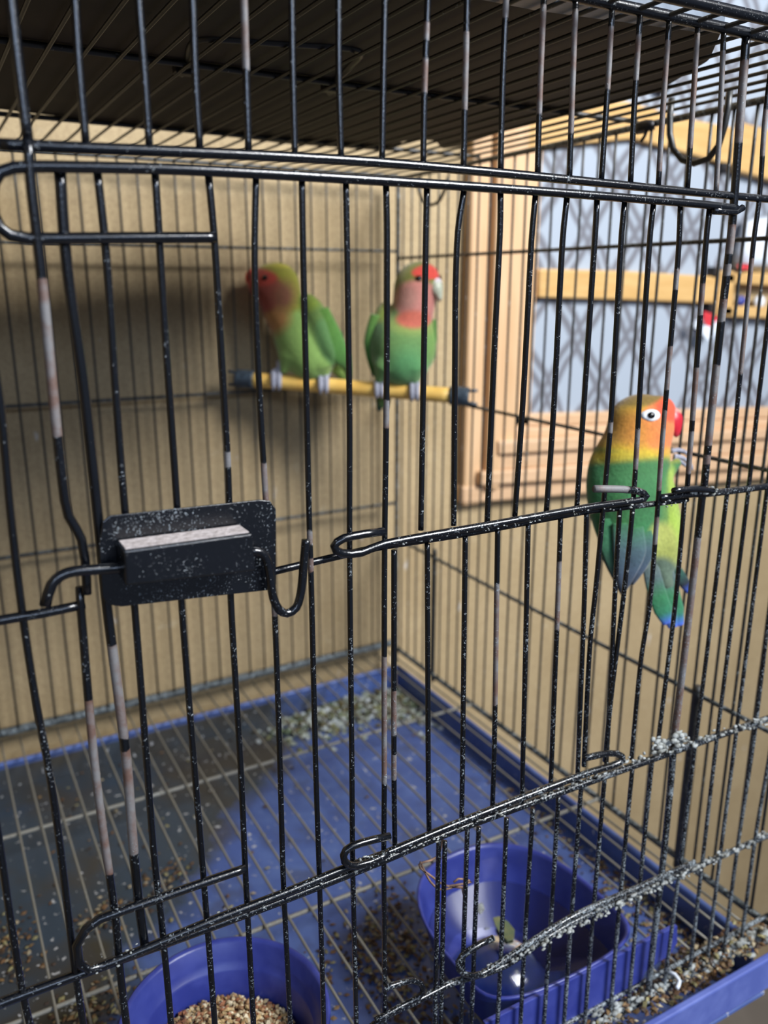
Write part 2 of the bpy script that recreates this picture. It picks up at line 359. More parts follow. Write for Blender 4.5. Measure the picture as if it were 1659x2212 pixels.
up = [((24, 0), (61, 306), [], 1.75), ((162, 0), (186, 312), [], 1.35), ((300, 0), (323, 320), [], 1.35), ((416, 0), (432, 326), [], 1.35), ((527, 0), (537, 334), [(0, 135)], 1.35), ((630, 0), (637, 340), [], 1.25),
      ((731, 0), (737, 346), [], 1.25), ((831, 0), (825, 352), [], 1.25), ((924, 0), (914, 360), [(60, 100), (140, 205)], 1.25), ((1009, 0), (1001, 366), [(85, 220)], 1.25), ((1093, 0), (1081, 372), [(0, 42)], 1.25),
      ((1174.5, 0), (1161, 380), [(20, 240)], 1.25), ((1243, 10), (1230, 385), [(15, 265)], 1.25), ((1322, 22), (1299, 390), [(62, 193)], 1.25), ((1382, 38), (1362, 395), [(90, 175)], 1.25), ((1445, 52), (1422, 400), [(88, 345)], 1.25),
      ((1507, 62), (1485, 406), [(90, 305)], 1.25), ((1563, 78), (1547, 412), [(110, 415)], 1.25)]
for a, b, bare, r in up:
    A = onY(*a); B = onY(*b); top = A+(A-B)*((ZT-A[2])/(A[2]-B[2])); ta = a[1]-(ZT-A[2])/(A[2]-B[2]+1e-9)*(b[1]-a[1])
    tube('wire', [top, A, (A+B)/2+np.array([random.uniform(-.0004, .0004), 0, 0]), B], r*1e-3, MW, cage, 8, bare, None, .005, [ta, a[1], (a[1]+b[1])/2, b[1]])
# thick post right of the door, full height
pw('wire', [(1612, 82), (1587, 415), (1580, 500), (1554, 730), (1529, 970), (1521, 1050), (1516, 1080), (1494, 1280), (1466, 1520), (1457, 1592), (1449, 1690), (1431, 1870), (1405, 2090), (1398, 2170)], .0020, cage, [(155, 215), (230, 300), (490, 560), (575, 600), (640, 690), (780, 950), (980, 1000), (1180, 1590)], -.0005)
pw('wire', [(1673, 90), (1653, 250), (1641, 420), (1628, 520), (1620, 600), (1590, 900), (1570, 1070), (1504, 1592), (1470, 1860), (1432, 2150)], .00125, cage, [(250, 330), (560, 800)], 0)
for xt, xb, rr in [(1614, 1549, 1.25), (1654, 1589, 1.25), (1690, 1629, 1.3), (1728, 1668, 1.3)]:
    A = onY(xt, 1080); B = onY(xb, 1592); xm = (A[0]+B[0])/2
    tube('wire', [(xm, 0, ZT), (xm, 0, -.06), (A[0], 0, A[2]), (B[0], 0, B[2]), (xm-.0004, 0, -.36), (xm, 0, -.452)], rr*1e-3, MW, cage)
# door and hatches ------------------------------------------------
door = tube('door', [onY(*p, -.0035) for p in [(465, 513), (250, 514), (60, 515), (22, 508), (0, 492), (-14, 465), (-20, 430), (-14, 395), (0, 372), (30, 362), (100, 360), (400, 367), (800, 389), (1200, 416), (1500, 440), (1590, 450)]], .0019, MW, cage, 10, None, None, .004)
door['label'] = 'large front door with a looped black frame'
pw('frame_end', [(1604, 449), (1590, 457), (1540, 455)], .0018, door, None, -.0035)
dw = [([(130, 368), (138, 500), (150, 620), (180, 830), (212, 1120), (230, 1300), (240, 1380), (262, 1550), (275, 1660), (288, 1830), (300, 1950), (314, 2048)], .0019, [(1385, 1600), (1610, 1835)]),
      ([(210, 370), (225, 500), (235, 620), (250, 850), (270, 1105), (290, 1300), (318, 1660), (333, 1850), (350, 2000), (372, 2240)], .0014, []),
      ([(335, 374), (343, 500), (355, 700), (382, 1090), (392, 1300), (420, 1660), (440, 1900), (466, 2240)], .00135, []),
      ([(450, 380), (462, 500), (470, 620), (490, 960), (495, 1085), (498, 1285), (520, 1660), (530, 1880), (549, 2240)], .00135, [(962, 1000)]),
      ([(553, 384), (550, 560), (556, 760), (573, 1060), (580, 1150), (593, 1320), (605, 1660), (612, 1900), (628, 2240)], .0013, [(1000, 1100), (1270, 1332)]),
      ([(652, 388), (655, 560), (663, 900), (668, 1130), (672, 1250), (682, 1660), (690, 1900), (700, 2240)], .0013, [(1140, 1180), (1215, 1232)]),
      ([(747, 394), (750, 560), (755, 900), (755, 1180), (760, 1650), (762, 1880), (770, 2240)], .0013, []),
      ([(834, 400), (836, 500), (835, 850), (831, 1150), (830, 1300), (830, 1680), (829, 1850), (831, 2240)], .0013, [(852, 922), (1430, 1700)]),
      ([(922, 404), (920, 500), (915, 800), (909, 1145)], .0013, []), ([(1003, 408), (989, 500), (984, 620), (983, 760), (980, 1135)], .0013, []),
      ([(1081, 414), (1080, 500), (1068, 750), (1052, 1130)], .0013, []), ([(1157, 420), (1148, 520), (1130, 860), (1112, 1115)], .0013, []),
      ([(1225, 425), (1215, 520), (1195, 900), (1180, 1105)], .0013, []), ([(1290, 428), (1286, 500), (1265, 820), (1246, 1095)], .0013, []),
      ([(1350, 432), (1343, 500), (1320, 900), (1304, 1085), (1289, 1250), (1274, 1400), (1261, 1655)], .0013, [(905, 945)]),
      ([(1412, 438), (1405, 500), (1385, 800), (1368, 1080), (1349, 1270), (1321, 1500), (1307, 1645)], .0013, [(920, 1005)]),
      ([(1470, 444), (1465, 550), (1447, 760), (1430, 960), (1421, 1090), (1404, 1300), (1384, 1430), (1364, 1640)], .0013, [(590, 640), (740, 830), (880, 1060), (1110, 1180)]),
      ([(1533, 450), (1527, 500), (1515, 650), (1500, 850), (1484, 1060)], .0014, [(620, 680), (790, 900), (930, 1000)])]
for pts, r, bare in dw: pw('wire', pts, r, door, bare, -.0005)
# lower hatch wires, hung from the middle rail
for pts, bare in [([(851, 1188), (851, 1670), (853, 1840)], [(1490, 1575), (1625, 1690)]), ([(923, 1175), (925, 1670), (927, 1812)], []), ([(1005, 1160), (999, 1650), (997, 1778)], []), ([(1075, 1142), (1068, 1600), (1063, 1760)], [(1280, 1500)]),
                  ([(1141, 1130), (1133, 1500), (1127, 1735)], []), ([(1211, 1118), (1205, 1300), (1189, 1712)], [(1230, 1370)]), ([(1267, 1106), (1262, 1300), (1247, 1690)], []), ([(1339, 1092), (1329, 1270), (1318, 1500), (1309, 1660)], []),
                  ([(1479, 1078), (1459, 1300), (1437, 1480), (1419, 1622)], [])]:
    pw('wire', pts, .0013, door, bare, .0005)
# wire with the S hook at the left, and the one under it
pw('wire', [(61, 300), (66, 390), (80, 510), (92, 620), (105, 750), (122, 925), (140, 1080), (148, 1115), (165, 1143), (176, 1165), (184, 1210), (187, 1255), (188, 1283)], .0017, cage, [(617, 926)], -.004)
pw('wire', [(172, 1268), (174, 1305), (182, 1400), (190, 1500), (205, 1655), (222, 1790), (238, 1900), (250, 1990), (260, 2100), (277, 2250)], .0016, cage, [(1510, 1655), (1668, 1880)], -.0005)
pw('wire', [(-45, 600), (0, 870), (22, 1100), (45, 1300), (75, 1500), (105, 1660), (130, 1830), (160, 2080), (182, 2230)], .0014, cage, [], 0)
pw('wire', [(-40, 1580), (0, 1830), (25, 2000), (52, 2160), (70, 2240)], .0014, cage, [], 0)
for k in range(1, 7): tube('wire', [(-.012-P_*k, 0, ZT), (-.012-P_*k, 0, -.45)], .0013, MW, cage)
# rails
pw('rail', [(-420, 1440), (0, 1340), (90, 1325), (183, 1305)], .0019, cage, None, 0)
pw('rail', [(560, 1242), (660, 1218), (750, 1197), (829, 1180), (1004, 1153), (1259, 1106), (1339, 1097), (1421, 1087), (1484, 1079)], .0017, door, None, .0015)
pw('hatch_frame', [(829, 1148), (790, 1153), (762, 1158), (742, 1163), (728, 1171), (722, 1180), (726, 1189), (738, 1195), (756, 1197), (780, 1194), (829, 1175), (1079, 1130), (1269, 1096), (1350, 1085), (1378, 1081), (1391, 1077), (1396, 1072), (1391, 1066), (1378, 1061), (1345, 1057), (1284, 1056)], .0019, door, [(1050, 1058)], -.004)
pw('rail', [(1424, 1076), (1494, 1067), (1529, 1066), (1600, 1058), (1659, 1050), (1990, 1000)], .0021, cage, None, -.001)
pw('rail', [(1455, 1060), (1500, 1056), (1540, 1060)], .0018, cage, None, -.004)
pw('rail', [(-420, 2330), (0, 2167), (190, 2097), (450, 2003), (620, 1940), (829, 1857), (979, 1794), (1179, 1722), (1329, 1668), (1529, 1597), (1659, 1552), (1990, 1430)], .0021, cage, None, 0)
pw('door_foot_frame', [(530, 1876), (450, 1903), (350, 1938), (270, 1965), (215, 1985), (185, 2008), (166, 2042), (170, 2080), (192, 2095), (300, 2055), (450, 1992), (620, 1927), (750, 1874), (829, 1845), (979, 1782), (1179, 1703), (1280, 1666), (1318, 1655), (1336, 1648), (1345, 1641), (1344, 1634), (1333, 1628), (1312, 1627), (1262, 1638)], .0019, door, None, -.004)
pw('hatch_frame', [(842, 1806), (805, 1814), (780, 1821), (760, 1828), (747, 1837), (742, 1848), (744, 1860), (753, 1868), (768, 1871), (800, 1862), (840, 1843)], .0018, door, None, -.0065)
pw('rail', [(780, 2240), (829, 2197), (904, 2160), (979, 2122), (1014, 2112), (1090, 2086), (1229, 1996), (1379, 1930), (1529, 1862), (1659, 1805), (1990, 1660)], .0019, cage, None, .0005)
pw('hatch_frame', [(1066, 2026), (1040, 2038), (1016, 2052), (998, 2066), (990, 2079), (991, 2093), (1002, 2104), (1020, 2108), (1042, 2103), (1079, 2080), (1229, 1984), (1379, 1916), (1500, 1862)], .0017, cage, None, -.0035)
pw('hatch_frame', [(829, 2135), (868, 2122), (890, 2118), (906, 2123), (913, 2134), (911, 2146), (902, 2156), (870, 2172), (810, 2205)], .0016, cage, None, -.0035)
multi('bottom_rail', [([(X0, 0, -.450), (X1, 0, -.450)], .0026), ([(X0, .004, -.441), (X1, .004, -.441)], .0016)], MW, cage, dirt=1.0)
# lowest front wires, straight down from the loop rail
for (px, py) in [(961, 1817), (1034, 1787), (1094, 1767), (1151, 1747), (1206, 1722), (1256, 1692), (1306, 1682), (1366, 1660), (1409, 1640)]:
    a = onY(px, py, .001)
    tube('wire', [a, (a[0]+random.uniform(-.0006, .0006), .001, (a[2]-.45)/2), (a[0], .001, -.450)], .0013, MW, cage)
for X_ in [.2165, .199]:
    tube('wire', [(X_, .001, -.27), (X_, .001, -.45)], .0013, MW, cage)
# back, side, roof, floor: shared wire meshes
def run(name, proto_pts, r, mat, positions, parent, dirt):
    o = tube(name, proto_pts, r, mat, parent, 6, None, dirt, .05)
    base = positions[0]
    for p in positions[1:]:
        c_ = o.copy(); col.objects.link(c_); c_.parent = parent; c_.location = Vector(p)-Vector(base)+o.location
        c_.rotation_euler = (0, 0, 0)
bf = multi('back_frame', [([(X0, Y1, z), (X1, Y1, z)], r) for z, r in ((ZT, .002), (.037, .0015), (-.110, .0017), (-.2565, .0019))]+[([(X1, Y1, ZT), (X1, Y1, -.47)], .0025), ([(X0, Y1, ZT), (X0, Y1, -.47)], .0025)], MS, cage, 8, .75)
multi('back_bottom_rail', [([(X0, Y1, -.441), (X1, Y1, -.441)], .0046)], MG, cage, 8, .85)
multi('side_bottom_rail', [([(X1, 0, -.449), (X1, Y1, -.449)], .0028), ([(X1, 0, -.302), (X1, Y1, -.302)], .0018)], MG, cage, 8, .8)
nb = int((X1-X0)/P_)
run('wire', [(X1-P_, Y1-.003, ZT), (X1-P_, Y1-.003, ZB)], .0011, MS, [(X1-P_*k, Y1, 0) for k in range(1, nb+1)], cage, .15)
sf = multi('side_frame', [([(X1, 0, z), (X1, Y1, z)], r) for z, r in ((ZT-.002, .0024), (.0295, .0016), (-.1195, .0016))], MS, cage, 8, .8)
ns = int(Y1/P_)
run('wire', [(X1, P_, ZT), (X1, P_, ZB-.008)], .0011, MS, [(X1, P_*k, 0) for k in range(1, ns+1)], cage, .35)
for (y_, z0, r) in ((.0865, -.296, .0042), (.462, -.292, .0026)):
    tube('post', [(X1+.001, y_, z0), (X1+.001, y_, -.458)], r, MS, cage, 8, None, .3)
rf = multi('roof_frame', [([(X0, y_, ZT+.002), (X1, y_, ZT+.002)], .0018) for y_ in (.195, .395)]+[([(X0, 0, ZT), (X0, Y1, ZT)], .002)], MS, cage, 8, .1)
nr = int((X1-X0)/P_)
run('wire', [(X1-P_, -.016, ZT), (X1-P_, Y1, ZT)], .0011, MS, [(X1-P_*k, 0, ZT) for k in range(1, nr+1)], cage, .1)
gr = multi('floor_grid_frame', [([(X0, y_, -.4485), (X1, y_, -.4485)], .0017) for y_ in (.178, .378)], MF, cage, 6, .7)
run('floor_wire', [(X1-P_, .004, -.446), (X1-P_, Y1-.006, -.446)], .0010, MF, [(X1-P_*k, 0, 0) for k in range(1, nr+1)], cage, .35)
sl = multi('left_side_frame', [([(X0, 0, z), (X0, Y1, z)], .0016) for z in (.03, -.12, -.30, -.449)], MS, cage, 6, .4)
run('wire', [(X0, P_, ZT), (X0, P_, ZB)], .0011, MS, [(X0, P_*k, 0) for k in range(1, ns+1)], cage, .3)
# hanging loops under the roof, carrying handle
tube('hanging_loop', [onX(*p, .458) for p in [(1451, 212), (1447, 250), (1447, 290), (1454, 322), (1474, 346), (1500, 353), (1530, 343), (1552, 315), (1565, 272), (1572, 235), (1576, 195)]], .0021, MS, cage, 8, None, .3)['label'] = 'dull bare U-shaped loop hanging from the roof'
tube('hanging_loop', [onX(*p, .486) for p in [(903, 384), (905, 412), (914, 434), (932, 443), (950, 432), (962, 405), (968, 384)]], .0017, MS, cage, 8, None, .1)
tube('carrying_handle', [onZ(*p, .1195) for p in [(392, 158), (405, 140), (412, 100), (440, 82), (600, 92), (770, 106), (758, 140), (722, 175), (712, 200)]], .0022, MS, cage, 8, None, 0)
for p in [(398, 150), (716, 188)]:
    q = onZ(*p, .118); box('hinge_clip', q-np.array([.006, .004, .003]), q+np.array([.006, .004, .003]), MDARK, cage, .001)
blob('cable_knot', onX(1392, 275, .487), (.006, .010, .004), MDARK, cage, 5, 2, .3)
tube('cable_tail', [onX(1400, 275, .487), onX(1392, 295, .485), onX(1384, 306, .484)], .0012, MDARK, cage)
# latch
lp = [(222, 1128), (238, 1114), (560, 1080), (584, 1082), (596, 1100), (597, 1262), (590, 1274), (420, 1293), (262, 1311), (232, 1306), (222, 1290), (214, 1180)]
plate = slab('latch_plate', [onY(*p, -.0052) for p in lp], [onY(*p, -.0052)+np.array([0, .001, 0]) for p in lp], MPLATE, door, .0003)
def addattr(o, d, b=0.):
    for k, v in (('dirt', d), ('bare', b)):
        a = o.data.attributes.new(k, 'FLOAT', 'POINT'); a.data.foreach_set('value', [v]*len(o.data.vertices))
addattr(plate, .42)
ff = [onY(*p, -.0185) for p in [(268, 1190), (546, 1152), (552, 1234), (272, 1266)]]
bk = [p+np.array([0, .0125, 0]) for p in ff]
bxx = slab('latch_box', ff, bk, MPLATE, door, .0008); addattr(bxx, .15)
tp = [ff[0]+np.array([.0008, .0015, 0]), ff[1]+np.array([-.001, .0015, 0]), bk[1]+np.array([-.001, -.0005, 0]), bk[0]+np.array([.0008, -.0005, 0])]
dz = np.array([0, 0, .0004]); du = slab('dust_layer', [p+dz for p in tp], [p-dz*.3 for p in tp], MDUST, door, 0); du['label'] = 'pale dust lying on the latch box'
tube('latch_rod', [onY(*p, -.0095) for p in [(275, 1224), (225, 1229), (160, 1234), (132, 1243), (112, 1262), (103, 1285), (98, 1308)]], .0020, MW, door, 10, None, .1, .002)
tube('latch_rod', [onY(*p, -.0095) for p in [(540, 1192), (562, 1192), (576, 1210), (584, 1250), (590, 1290), (602, 1316), (620, 1325), (640, 1312), (650, 1280), (656, 1220), (661, 1166)]], .0018, MW, door, 10, None, .15, .002)
# crust on the rails (nobody could count it)
def lumps(name, spots, mat, parent, label=None, seed=1):
    import bmesh
    rs = random.Random(seed); bm = bmesh.new(); bmesh.ops.create_icosphere(bm, subdivisions=1, radius=1)
    bv = np.array([v.co[:] for v in bm.verts]); bfc = [[v.index for v in f.verts] for f in bm.faces]; bm.free()
    V = []; Fc = []
    for c, r in spots:
        o = len(V); jj = 1+np.array([rs.uniform(-.3, .3) for _ in bv]); sc = np.array([rs.uniform(.7, 1.7), rs.uniform(.6, 1), rs.uniform(.5, .9)])*r
        V += list(np.array(c)+bv*jj[:, None]*sc); Fc += [tuple(i+o for i in f) for f in bfc]
    o = mesh(name, V, Fc, mat, parent, True); tag(o, label, None, None, 'stuff'); return o
spots = []
def along(p, q, n, r0, r1, y=-.003, jit=.0012):
    A, B = onY(*p, y), onY(*q, y)
    for _ in range(n):
        t = random.random(); spots.append((A+(B-A)*t+np.array([random.gauss(0, jit), random.gauss(0, jit*.6), random.gauss(0, jit)]), random.uniform(r0, r1)))
along((1495, 1065), (1545, 1058), 26, .0008, .0020); along((1330, 1105), (1480, 1082), 16, .0004, .0010); along((860, 1178), (1390, 1078), 70, .0003, .0008, -.0052, .0009)
along((1410, 1620), (1478, 1596), 60, .0010, .0026, -.003, .0024); along((1270, 1672), (1659, 1555), 130, .0006, .0016, -.003, .0016); along((740, 1885), (1300, 1670), 160, .0003, .0010)
along((1039, 2100), (1659, 1800), 190, .0007, .0018, -.002, .0016); along((190, 2095), (740, 1880), 90, .0003, .0007, -.004)
along((760, 1866), (850, 1845), 24, .0005, .0012, -.006)
along((1279, 2212), (1659, 2010), 160, .0010, .0028, 0, .0025); along((1560, 2060), (1659, 2010), 60, .002, .0045, 0, .004)
lumps('dropping_crust', spots, MCRUST, cage, 'whitish dried droppings caked on the lower rails')

# ---------------------------------------------------------------- roof board
bd = root('roof_board', 'dark stained board lying on top of the cage roof', 'board', (.2, .2, .119))
op = [(1196, -4), (1562, 58), (1532, 130), (1430, 192), (1100, 280), (985, 318), (955, 322), (940, 303), (870, 305), (845, 327), (620, 311), (0, 236), (-300, 205)]
zb_ = .1195
pl = [onZ(*p, zb_) for p in op]+[np.array([-.10, .395, zb_]), np.array([-.10, .02, zb_])]
pl = roundpoly(pl, .006, 3)
slab('board_sheet', [p+np.array([0, 0, .004]) for p in pl][::-1], pl[::-1], MBOARD, bd, 0)
A = onZ(1196, 6, zb_-.002); B = onZ(1556, 66, zb_-.002)
M2 = plain('sky_reflection_edge', (96, 108, 122), .4, (120, 132, 146), 60, .1)  # sky reflection along the board's front bevel, put into the strip's colour
slab('edge_reflection_strip', [A+np.array([-.2, -.004, 0]), A+np.array([0, -.004, 0]), B+np.array([0, -.002, 0]), B+np.array([0, .006, 0]), A+np.array([0, .012, 0]), A+np.array([-.2, .012, 0])],
     [A+np.array([-.2, -.004, .008]), A+np.array([0, -.004, .008]), B+np.array([0, -.002, .008]), B+np.array([0, .006, .008]), A+np.array([0, .012, .008]), A+np.array([-.2, .012, .008])], M2, bd, 0)['label'] = 'front edge of the board with a sky reflection painted in grey-blue'

# ---------------------------------------------------------------- tray
ty = root('tray', 'blue plastic slide-out tray under the cage floor grid', 'tray', (.17, .25, -.488))
TX0, TX1, TY0, TY1, TR, TF = -.12, .470, .0, .515, -.458, -.486
box('tray_floor', (TX0, TY0, TF-.002), (TX1, TY1, TF), MT, ty, .0005)
box('tray_wall', (TX1, TY0, TF-.002), (TX1+.003, TY1, TR), MT, ty, .0005)
box('tray_wall', (TX0-.003, TY0, TF-.002), (TX0, TY1, TR), MT, ty, .0005)
box('tray_wall', (TX0, TY1, TF-.002), (TX1, TY1+.003, TR), MT, ty, .0005)
multi_r = [(TX0-.005, TY1+.001, TR), (TX1+.003, TY1+.001, TR), (TX1+.003, TY0, TR)]
for a_, b_ in ((0, 1), (1, 2)): tube('tray_rim', [multi_r[a_], multi_r[b_]], .0028, MT, ty, 8, None, 0, .05)
lipf = [(-.13, -.0185, -.449), (.52, -.0185, -.449), (.52, -.0185, -.462), (.50, -.0185, -.476), (-.13, -.0185, -.476)]
slab('tray_front', lipf, [(x, y+.005, z) for x, y, z in lipf], MLIP, ty, .0012)
box('tray_floor_lip', (TX0, -.0135, TF-.002), (TX1, TY0, TF+.001), MT, ty, .0005)

# ---------------------------------------------------------------- dishes
def ringloft(rings, closed_bottom=True):
    n = len(rings[0]); V = [p for r_ in rings for p in r_]; Fc = []
    for k in range(len(rings)-1):
        for i in range(n): Fc.append((k*n+i, k*n+(i+1) % n, (k+1)*n+(i+1) % n, (k+1)*n+i))
    if closed_bottom: Fc.append(tuple((len(rings)-1)*n+i for i in range(n)))
    return V, Fc
def dshape(cx, y0, hw, dep, s, z, n=48):
    out = []
    for i in range(n):
        a = 2*math.pi*i/n; c_, s_ = math.cos(a), math.sin(a)
        x = abs(c_)**(.8)*math.copysign(1, c_)*hw*s
        if s_ >= 0: y = y0+dep*.45+abs(s_)**.95*dep*.55*s
        else: y = y0+dep*.45-min(1, abs(s_)**.28)*dep*.45*(s if s > .97 else s*.98)
        out.append(np.array([cx+x, y, z]))
    return out
wd = root('water_dish', 'blue plastic D-shaped water dish hooked on the right of the cage front', 'dish', (.306, .07, -.446))
prof = [(.80, -.446), (.86, -.440), (.95, -.418), (.985, -.412), (1.0, -.410), (1.0, -.4085), (.975, -.4085), (.955, -.411), (.93, -.420), (.865, -.437), (.80, -.4445)]
V, Fc = ringloft([dshape(.306, .006, .062, .132, s, z) for s, z in prof]); n = 48; Fc.append(tuple(range(n))[::-1])
mesh('bowl', V, Fc, MBLUE, wd)
V = []
fpz = [(.236, -.409), (.392, -.409), (.394, -.424), (.388, -.431), (.366, -.434), (.36, -.446), (.25, -.446), (.245, -.43)]
slab('front_plate', [(x, .0045, z) for x, z in fpz], [(x, .0075, z) for x, z in fpz], MBLUE, wd, .0006)
wt = mesh('water', *ringloft([dshape(.306, .006, .062, .132, .885, -.4275), dshape(.306, .006, .062, .132, .80, -.4405)]), MWATER, None)
wt.data.update(); V = [v.co[:] for v in wt.data.vertices]
bpy.data.objects.remove(wt)
wt = mesh('water', *(lambda R_: (R_[0], R_[1]+[tuple(range(48))[::-1]]))(ringloft([dshape(.306, .006, .062, .132, .865, -.4352), dshape(.306, .006, .062, .132, .83, -.4405)])), MWATER)
tag(wt, 'clear water standing in the blue D-shaped dish', 'water')
lf = root('leaf_scrap', 'olive green leaf scrap floating in the water dish', 'leaf', tuple(onZ(1095, 2005, -.4343)))
c = [onZ(*p, -.4343) for p in [(1065, 1985), (1078, 1982), (1098, 1994), (1112, 2012), (1110, 2030), (1096, 2034), (1082, 2022), (1070, 2002)]]
slab('blade', [p+np.array([0, 0, .0012]) for p in c][::-1], c[::-1], plain('olive_leaf', (96, 108, 78), .6, (120, 120, 80), 200, .3), lf, 0)
lf2 = root('husk_flake', 'pale husk flake floating near the back of the water dish', 'husk', tuple(onZ(1038, 1965, -.4343)))
c = [onZ(*p, -.4343) for p in [(1032, 1955), (1042, 1952), (1047, 1965), (1038, 1977), (1030, 1968)]]
slab('flake', [p+np.array([0, 0, .001]) for p in c][::-1], c[::-1], MCRUST, lf2, 0)
fb = root('feed_bowl', 'round blue plastic feed bowl half full of seed at the front left', 'bowl', (.101, .06, -.446))
def circ(cx, cy, r, z, n=56): return [np.array([cx+r*math.cos(2*math.pi*i/n), cy+r*math.sin(2*math.pi*i/n), z]) for i in range(n)]
fc = (.101, .060)
V, Fc = ringloft([circ(*fc, r, z) for r, z in [(.040, -.446), (.046, -.443), (.0535, -.400), (.0555, -.388), (.0565, -.3865), (.0575, -.388), (.0575, -.3855), (.056, -.3845), (.0535, -.3865), (.0515, -.397), (.0485, -.4005), (.0475, -.402), (.0450, -.418), (.040, -.441)]]); Fc.append(tuple(range(56))[::-1])
mesh('bowl', V, Fc, MBLUE, fb)
def flakes(name, pts, size, palette, parent=None, label=None, cat=None, seed=3, zj=.5, mat=None, flat=.35):
    rs = np.random.RandomState(seed); n = len(pts)
    base = np.array([[1, 0, 0], [0, .62, 0], [-1, 0, 0], [0, -.62, 0], [0, 0, 1], [0, 0, -1.]]); fcs = [(0, 1, 4), (1, 2, 4), (2, 3, 4), (3, 0, 4), (1, 0, 5), (2, 1, 5), (3, 2, 5), (0, 3, 5)]
    V = np.zeros((n, 6, 3)); C = np.zeros((n, 6, 3)); Fc = []
    for i, p in enumerate(pts):
        s = size*rs.uniform(.5, 1.3); b = base*np.array([s, s, s*flat]); a = rs.uniform(0, 6.28); t_ = rs.uniform(-zj, zj); ca, sa = math.cos(a), math.sin(a)
        b = b@np.array([[1, 0, 0], [0, math.cos(t_), -math.sin(t_)], [0, math.sin(t_), math.cos(t_)]])@np.array([[ca, -sa, 0], [sa, ca, 0], [0, 0, 1]])
        V[i] = b+p; C[i] = np.array(palette[rs.randint(len(palette))])*rs.uniform(.7, 1.2); Fc += [tuple(q+i*6 for q in f) for f in fcs]
    o = mesh(name, V.reshape(-1, 3), Fc, mat or MSEED, parent, False, None, C.reshape(-1, 3)); tag(o, label, cat, None, 'stuff'); return o
SEEDP = [lin(196, 176, 138), lin(178, 150, 104), lin(214, 200, 168), lin(150, 112, 74), lin(150, 98, 66)]
HUSK = [lin(128, 100, 62), lin(104, 74, 42), lin(160, 146, 118), lin(92, 66, 42), lin(140, 132, 90), lin(60, 44, 32)]
pts = []
for _ in range(3200):
    a = random.uniform(0, 6.283); r = .043*math.sqrt(random.random()); h = -.4165+.014*max(0, 1-(math.hypot(r*math.cos(a)+.006, r*math.sin(a)-.004)/.044)**1.5)
    pts.append(np.array([fc[0]+r*math.cos(a), fc[1]+r*math.sin(a), h+random.uniform(-.004, .001)]))
flakes('seed', pts, .0021, SEEDP, None, 'small tan and brown seeds heaped in the round blue bowl', 'seed', 5, .8, None, .6)
# debris on tray: clusters given where they lie
def cluster(cx, cy, sx, sy, n, h=.002, z=TF):
    c_ = onZ(cx, cy, z); out = []
    for _ in range(n):
        dx, dy = random.gauss(0, sx), random.gauss(0, sy)
        x, y = c_[0]+dx, c_[1]+dy
        if TX0+.004 < x < TX1-.003 and .003 < y < TY1-.004:
            hh = h*math.exp(-(dx/sx)**2*.5-(dy/sy)**2*.5)*2; out.append(np.array([x, y, z+.0008+random.random()*hh]))
    return out
deb = []
for a in [(830, 2060, .022, .022, 420), (900, 2200, .02, .02, 200), (1480, 2010, .018, .05, 700), (1440, 1900, .008, .05, 240), (200, 2190, .02, .012, 160), (0, 2060, .014, .02, 160), (360, 1900, .012, .012, 60), (230, 1980, .012, .01, 60), (860, 1980, .012, .02, 60), (1180, 1780, .005, .08, 120), (600, 2150, .1, .1, 90),
          (300, 1750, .14, .14, 110), (150, 1650, .1, .06, 50), (1500, 2100, .05, .012, 500)]: deb += cluster(*a)
flakes('husk_litter', deb, .0027, HUSK, None, 'brown seed husks scattered over the blue tray', 'litter', 9)
pile = []
for a in [(790, 1525, .040, .026, 620, .006), (690, 1560, .03, .018, 240, .004), (880, 1520, .022, .03, 300, .004)]: pile += cluster(*a)
flakes('dropping_pile', pile, .0052, [lin(150, 156, 140), lin(176, 182, 170), lin(120, 120, 84), lin(96, 86, 54), lin(190, 196, 196), lin(98, 110, 84)], None, 'grey-green clump of droppings and husks in the far tray corner', 'litter', 11, .9, None, .6)
# grid debris: husks caked on the wires near the bottom front
gd = []
for _ in range(420):
    x = random.uniform(.30, .485); gd.append(np.array([x, random.uniform(-.012, .012), -.449+random.uniform(0, .004)+.004*random.random()*(x > .4)]))
flakes('rail_litter', gd, .0026, HUSK, None, 'brown husks caked along the bottom front rail at the right', 'litter', 13, 1.2, None, .5)
# dry stalks hanging at the rail by the dish
tw = root('dry_stalk', 'thin branching dry stalk caught on the lower rail over the water dish', 'stalk', tuple(onY(900, 1870, .012)))
for pts_ in [[(960, 1795), (945, 1850), (905, 1868), (935, 1895), (960, 1912), (1000, 1918)], [(908, 1862), (930, 1905), (955, 1922), (990, 1912)], [(970, 1914), (1018, 1905), (990, 1898), (980, 1906)], [(975, 1915), (998, 1916), (1001, 1932)]]:
    tube('stem', [onY(*p, .012) for p in pts_], .0006, MTWIG, tw, 6, None, 0, .003)
fw = root('white_feather', 'small curved white feather lying by the bottom front rail', 'feather', tuple(onZ(1462, 2120, -.446)))
tube('quill', [onZ(*p, -.443) for p in [(1440, 2098), (1458, 2105), (1468, 2120), (1462, 2135)]], .0014, MBAG, fw, 6, None, 0, .003)

